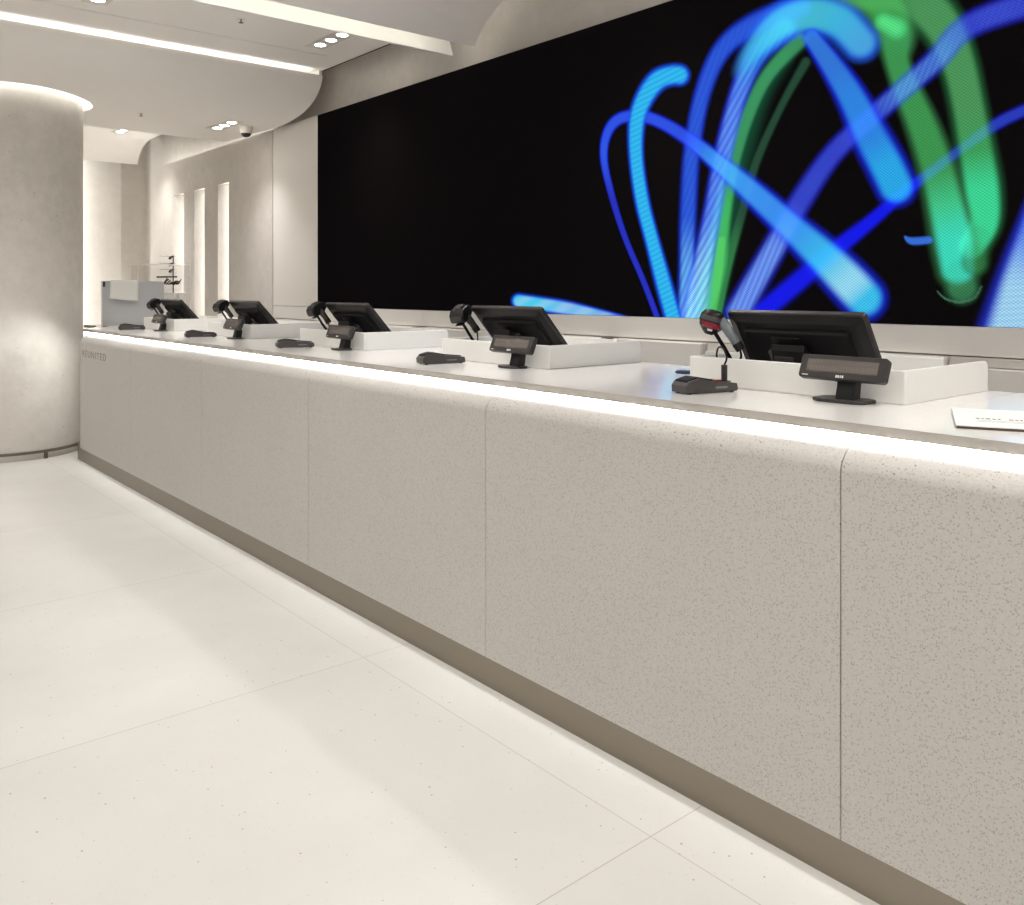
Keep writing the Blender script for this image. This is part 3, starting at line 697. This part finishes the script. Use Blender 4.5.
# ---- clear display case and wire stand behind the panel
YD = 8.95
l_, r_ = at(137.5, 265, Y=YD), at(191, 266, Y=YD)
dc = empty('display_case', (l_.x, YD, ZC), label='clear acrylic display case behind the grey panel', cat='display case')
wd, hh = min(r_.x, 2.84)-l_.x, l_.z-ZC
wd = r_.x-l_.x
stt = empty('side_table', ((l_.x+r_.x)/2, YD+.12, 0), label='cream cabinet standing behind the end of the counter', cat='cabinet')
for nm, bxx in (('case_side', (0, .006, 0, .25, .0, hh)), ('case_side', (wd-.006, wd, 0, .25, .0, hh)), ('case_front', (.006, wd-.006, 0, .005, .0, hh)), ('case_back', (.006, wd-.006, .245, .25, .0, hh)), ('case_top', (0, wd, 0, .25, hh, hh+.006)), ('case_base', (0, wd, 0, .25, -.006, 0)), ('shelf', (.006, wd-.006, .006, .244, hh*.55, hh*.55+.006))):
    box(*bxx).build(nm, M['clear'], dc, loc=(0, 0, .006))
box(-wd/2-.03, wd/2+.03, 0, .01+.28, 0, ZC-.001).build('cabinet_body', M['panel'], stt, loc=(0, -.14, 0))
box(-wd/2-.03, wd/2+.03, -.012, -.002, .1, ZC-.01).build('door', M['panel'], stt, loc=(0, -.14, 0))
for px_ in (.004, wd-.004):
    for py_ in (.004, .246): MB().tube([(px_, py_, .006), (px_, py_, hh+.012)], .003, 8).build('corner_post', M['trim'], dc)
for py_ in (0, .25): MB().tube([(0, py_, hh+.010), (wd, py_, hh+.010)], .0025, 8).build('top_rail', M['trim'], dc)
for k, (pa, pb, tt, lb) in enumerate(((164, 177, 288, 'left of two white boxes inside the clear case'), (179, 189, 290, 'right of two white boxes inside the clear case'))):
    A, B = at(pa, tt, Y=YD+.06), at(pb-3, tt, Y=YD+.06)
    tag(box(0, B.x-A.x, 0, .1, 0, hh*.5).build('white_box', M['white'], loc=(A.x, YD+.06, ZC+.007), bevel=.003), lb, 'box', 'boxes in the clear case')
ps = at(174.5, 290, Y=YD+.3)
ws = empty('wire_stand', (ps.x, YD+.32, ZC), label='dark wire display stand with clips above the clear case', cat='display stand')
zt = at(174.5, 255.5, Y=YD+.32).z-ZC
st2 = empty('plinth', (ps.x, YD+.32, 0), label='narrow cream plinth under the wire stand', cat='plinth')
box(-.16, .12, -.015, .2, 0, ZC-.001).build('plinth_body', M['panel'], st2, bevel=.003); box(-.165, .125, -.016, .205, 0, .06).build('plinth_foot', M['trim'], st2)
MB().tube([(0, .02, .008), (0, .02, zt)], .006, 10).build('post', M['black'], ws, smooth=True)
MB().lathe([(.06, 0), (.06, .006), (.02, .012)], (0, .05, 0), 24).build('stand_foot', M['black'], ws)
for k, yy in enumerate((256.2, 263.2, 269.5)):
    z = at(170, yy, Y=YD+.32).z-ZC
    MB().tube([(-.14, .02, z), (.02, .02, z)], .0032, 8).build('arm', M['chrome'], ws, smooth=True)
    MB().tube(spline([(-.045, .02, z-.03), (-.02, .012, z-.008), (.0, .02, z+.004)], 4), [.006, .012, .014, .012, .01, .009, .008, .007, .006], 10).build('clip', M['char'], ws, smooth=True)
zc = at(170, 281.5, Y=YD+.32).z-ZC
mb = MB()
for k in range(9):
    a = k*.7; mb.tube(spline([(-.10+k*.018, .02+.02*math.sin(a), zc-.03), (-.08+k*.018, .03*math.cos(a), zc+.01*math.sin(a*2)), (-.06+k*.018, .02, zc+.035*math.cos(a))], 4), .006, 8)
mb.build('fittings', M['char'], ws, smooth=True)
MB().tube([(-.17, .02, zc+.045), (.04, .02, zc+.05)], .008, 8).build('tray_bar', M['char'], ws, smooth=True)

# ------------------------------------------------------------------ ceiling fittings
def downlight(x, y, z, label, e_w=18, n_l=3, spot=True, lens='lens'):
    e = empty('triple_downlight', (x, y, z), label=label, cat='ceiling light', group='recessed triple ceiling lights')
    mb = MB(); W, L = .082, .29
    mb.box(-W, W, -L, L, -.003, .0).build('plate', M['plate'], e, bevel=.001)
    for k in range(n_l):
        yy = (k-(n_l-1)/2)*.18
        MB().lathe([(.058, -.0045), (.058, -.002), (.044, -.002), (.044, -.0045)], (0, yy, 0), 32, closed=True).build('lamp_ring', M['trim'], e, smooth=True)
        MB().lathe([(.042, -.0042), (.042, -.0025)], (0, yy, 0), 32).build('lamp_lens', M[lens], e, smooth=True)
    if spot:
        d = lamp('SPOT', 'downlight_beam', (x, y, z-.03), e_w, spot_size=math.radians(105), spot_blend=1.0, shadow_soft_size=.12)
        d.parent = e; d.location = (0, 0, -.03)
    return e
EW = 80
nm = iter(range(99))
downlight(3.25*KC, 6.03*KC, ZF, 'triple ceiling light on the flat ceiling, near the dark edge gap', EW)
downlight(1.69, 6.25, ZF, 'triple ceiling light on the flat ceiling, at the top left corner of the photo', EW)
downlight(3.23*KC, 8.06*KC, kz(2.914), 'triple ceiling light on the curved sheet, next to the security camera', EW*.6)
downlight(3.2*KC, 11.05*KC, kz(3.288), 'triple ceiling light on the farthest ceiling sheet', EW, lens='led2')
for x, y in ((0, 6.2), (3.25, 3.2), (1.63, 3.2), (0, 3.2), (3.25, .4), (1.63, .4), (0, .4), (0.2, 8.06)):
    downlight(x, y, kz(3.285) if y < 5 else (ZF if y < 7 else kz(2.915)), 'triple ceiling light outside the picture', EW*(.25 if x < 1 else 1))
# unseen fill panels added on the ceiling, left of and behind the camera
for x, y, sx, sy in ((-2.2, 2.2, 1.3, 1.6), (-2.2, 6.0, 1.3, .8), (-4.8, 3.0, 1.3, 1.6), (-1.6, -2.2, 1.6, 1.6), (1.6, -2.4, 1.2, 1.4), (-4.8, -2.5, 1.3, 1.6)):
    z = kz(3.283) if y < 5 else ZF-.002
    e = empty('added_fill_panel', (x, y, z), label='added unseen fill panel on the ceiling over the shop floor', cat='ceiling light', group='added ceiling fill panels')
    box(-sx/2-.03, sx/2+.03, -sy/2-.03, sy/2+.03, -.014, 0).build('frame', M['trim'], e)
    box(-sx/2, sx/2, -sy/2, sy/2, -.018, -.0142).build('diffuser', M['lamp'], e)
# wall washers above the plaster wall
for i3, (px_, y_) in enumerate(((174, 11.1), (248, 8.98), (279, 8.2))):
    d = lamp('SPOT', 'wall_washer', (3.52, y_, 3.2), 45, spot_size=math.radians(76), spot_blend=.6, shadow_soft_size=.03)
    d.rotation_euler = (0, math.radians(16), 0)

# security camera
q = at(246, 126.0, Z=kz(2.918))
sec = empty('security_camera', (q.x, q.y, kz(2.918)), label='small round security camera hanging under the curved ceiling sheet', cat='camera')
MB().lathe([(.068, 0), (.066, -.02), (.052, -.075)], seg=32).build('mount', M['wallc'], sec, smooth=True)
MB().lathe([(.012, -.112), (.034, -.104), (.048, -.085), (.050, -.066), (.045, -.05), (.02, -.04)], seg=32).build('lens_dome', M['char'], sec, smooth=True)
# sprinklers
def sprinkler(px, py, z, label):
    q = at(px, py, Z=z); e = empty('sprinkler', (q.x, q.y, z), label=label, cat='sprinkler', group='ceiling sprinklers')
    MB().lathe([(.035, -.003), (.035, 0)], seg=24).build('rose', M['trim'], e); MB().lathe([(.006, -.026), (.008, -.003)], seg=12).build('stem', M['chrome'], e)
    MB().lathe([(.017, -.029), (.017, -.026)], seg=16).build('deflector', M['steel'], e)
sprinkler(241, 19, ZF, 'small sprinkler head in the flat ceiling between the beam and the light slot')
sprinkler(141, 113, kz(2.914), 'small sprinkler head in the curved ceiling sheet right of the column')

# ------------------------------------------------------------------ world and output
w = bpy.data.worlds.new('world'); S.world = w; w.use_nodes = True
w.node_tree.nodes['Background'].inputs[0].default_value = (1, .98, .96, 1); w.node_tree.nodes['Background'].inputs[1].default_value = .3
v = S.view_settings; v.view_transform = 'Standard'; v.look = 'None'; v.exposure = 0.93; v.gamma = 1; v.use_curve_mapping = False
S.cycles.max_bounces = 8; S.cycles.diffuse_bounces = 5; S.cycles.transparent_max_bounces = 12
S.cycles.sample_clamp_indirect = 6; S.cycles.use_denoising = True
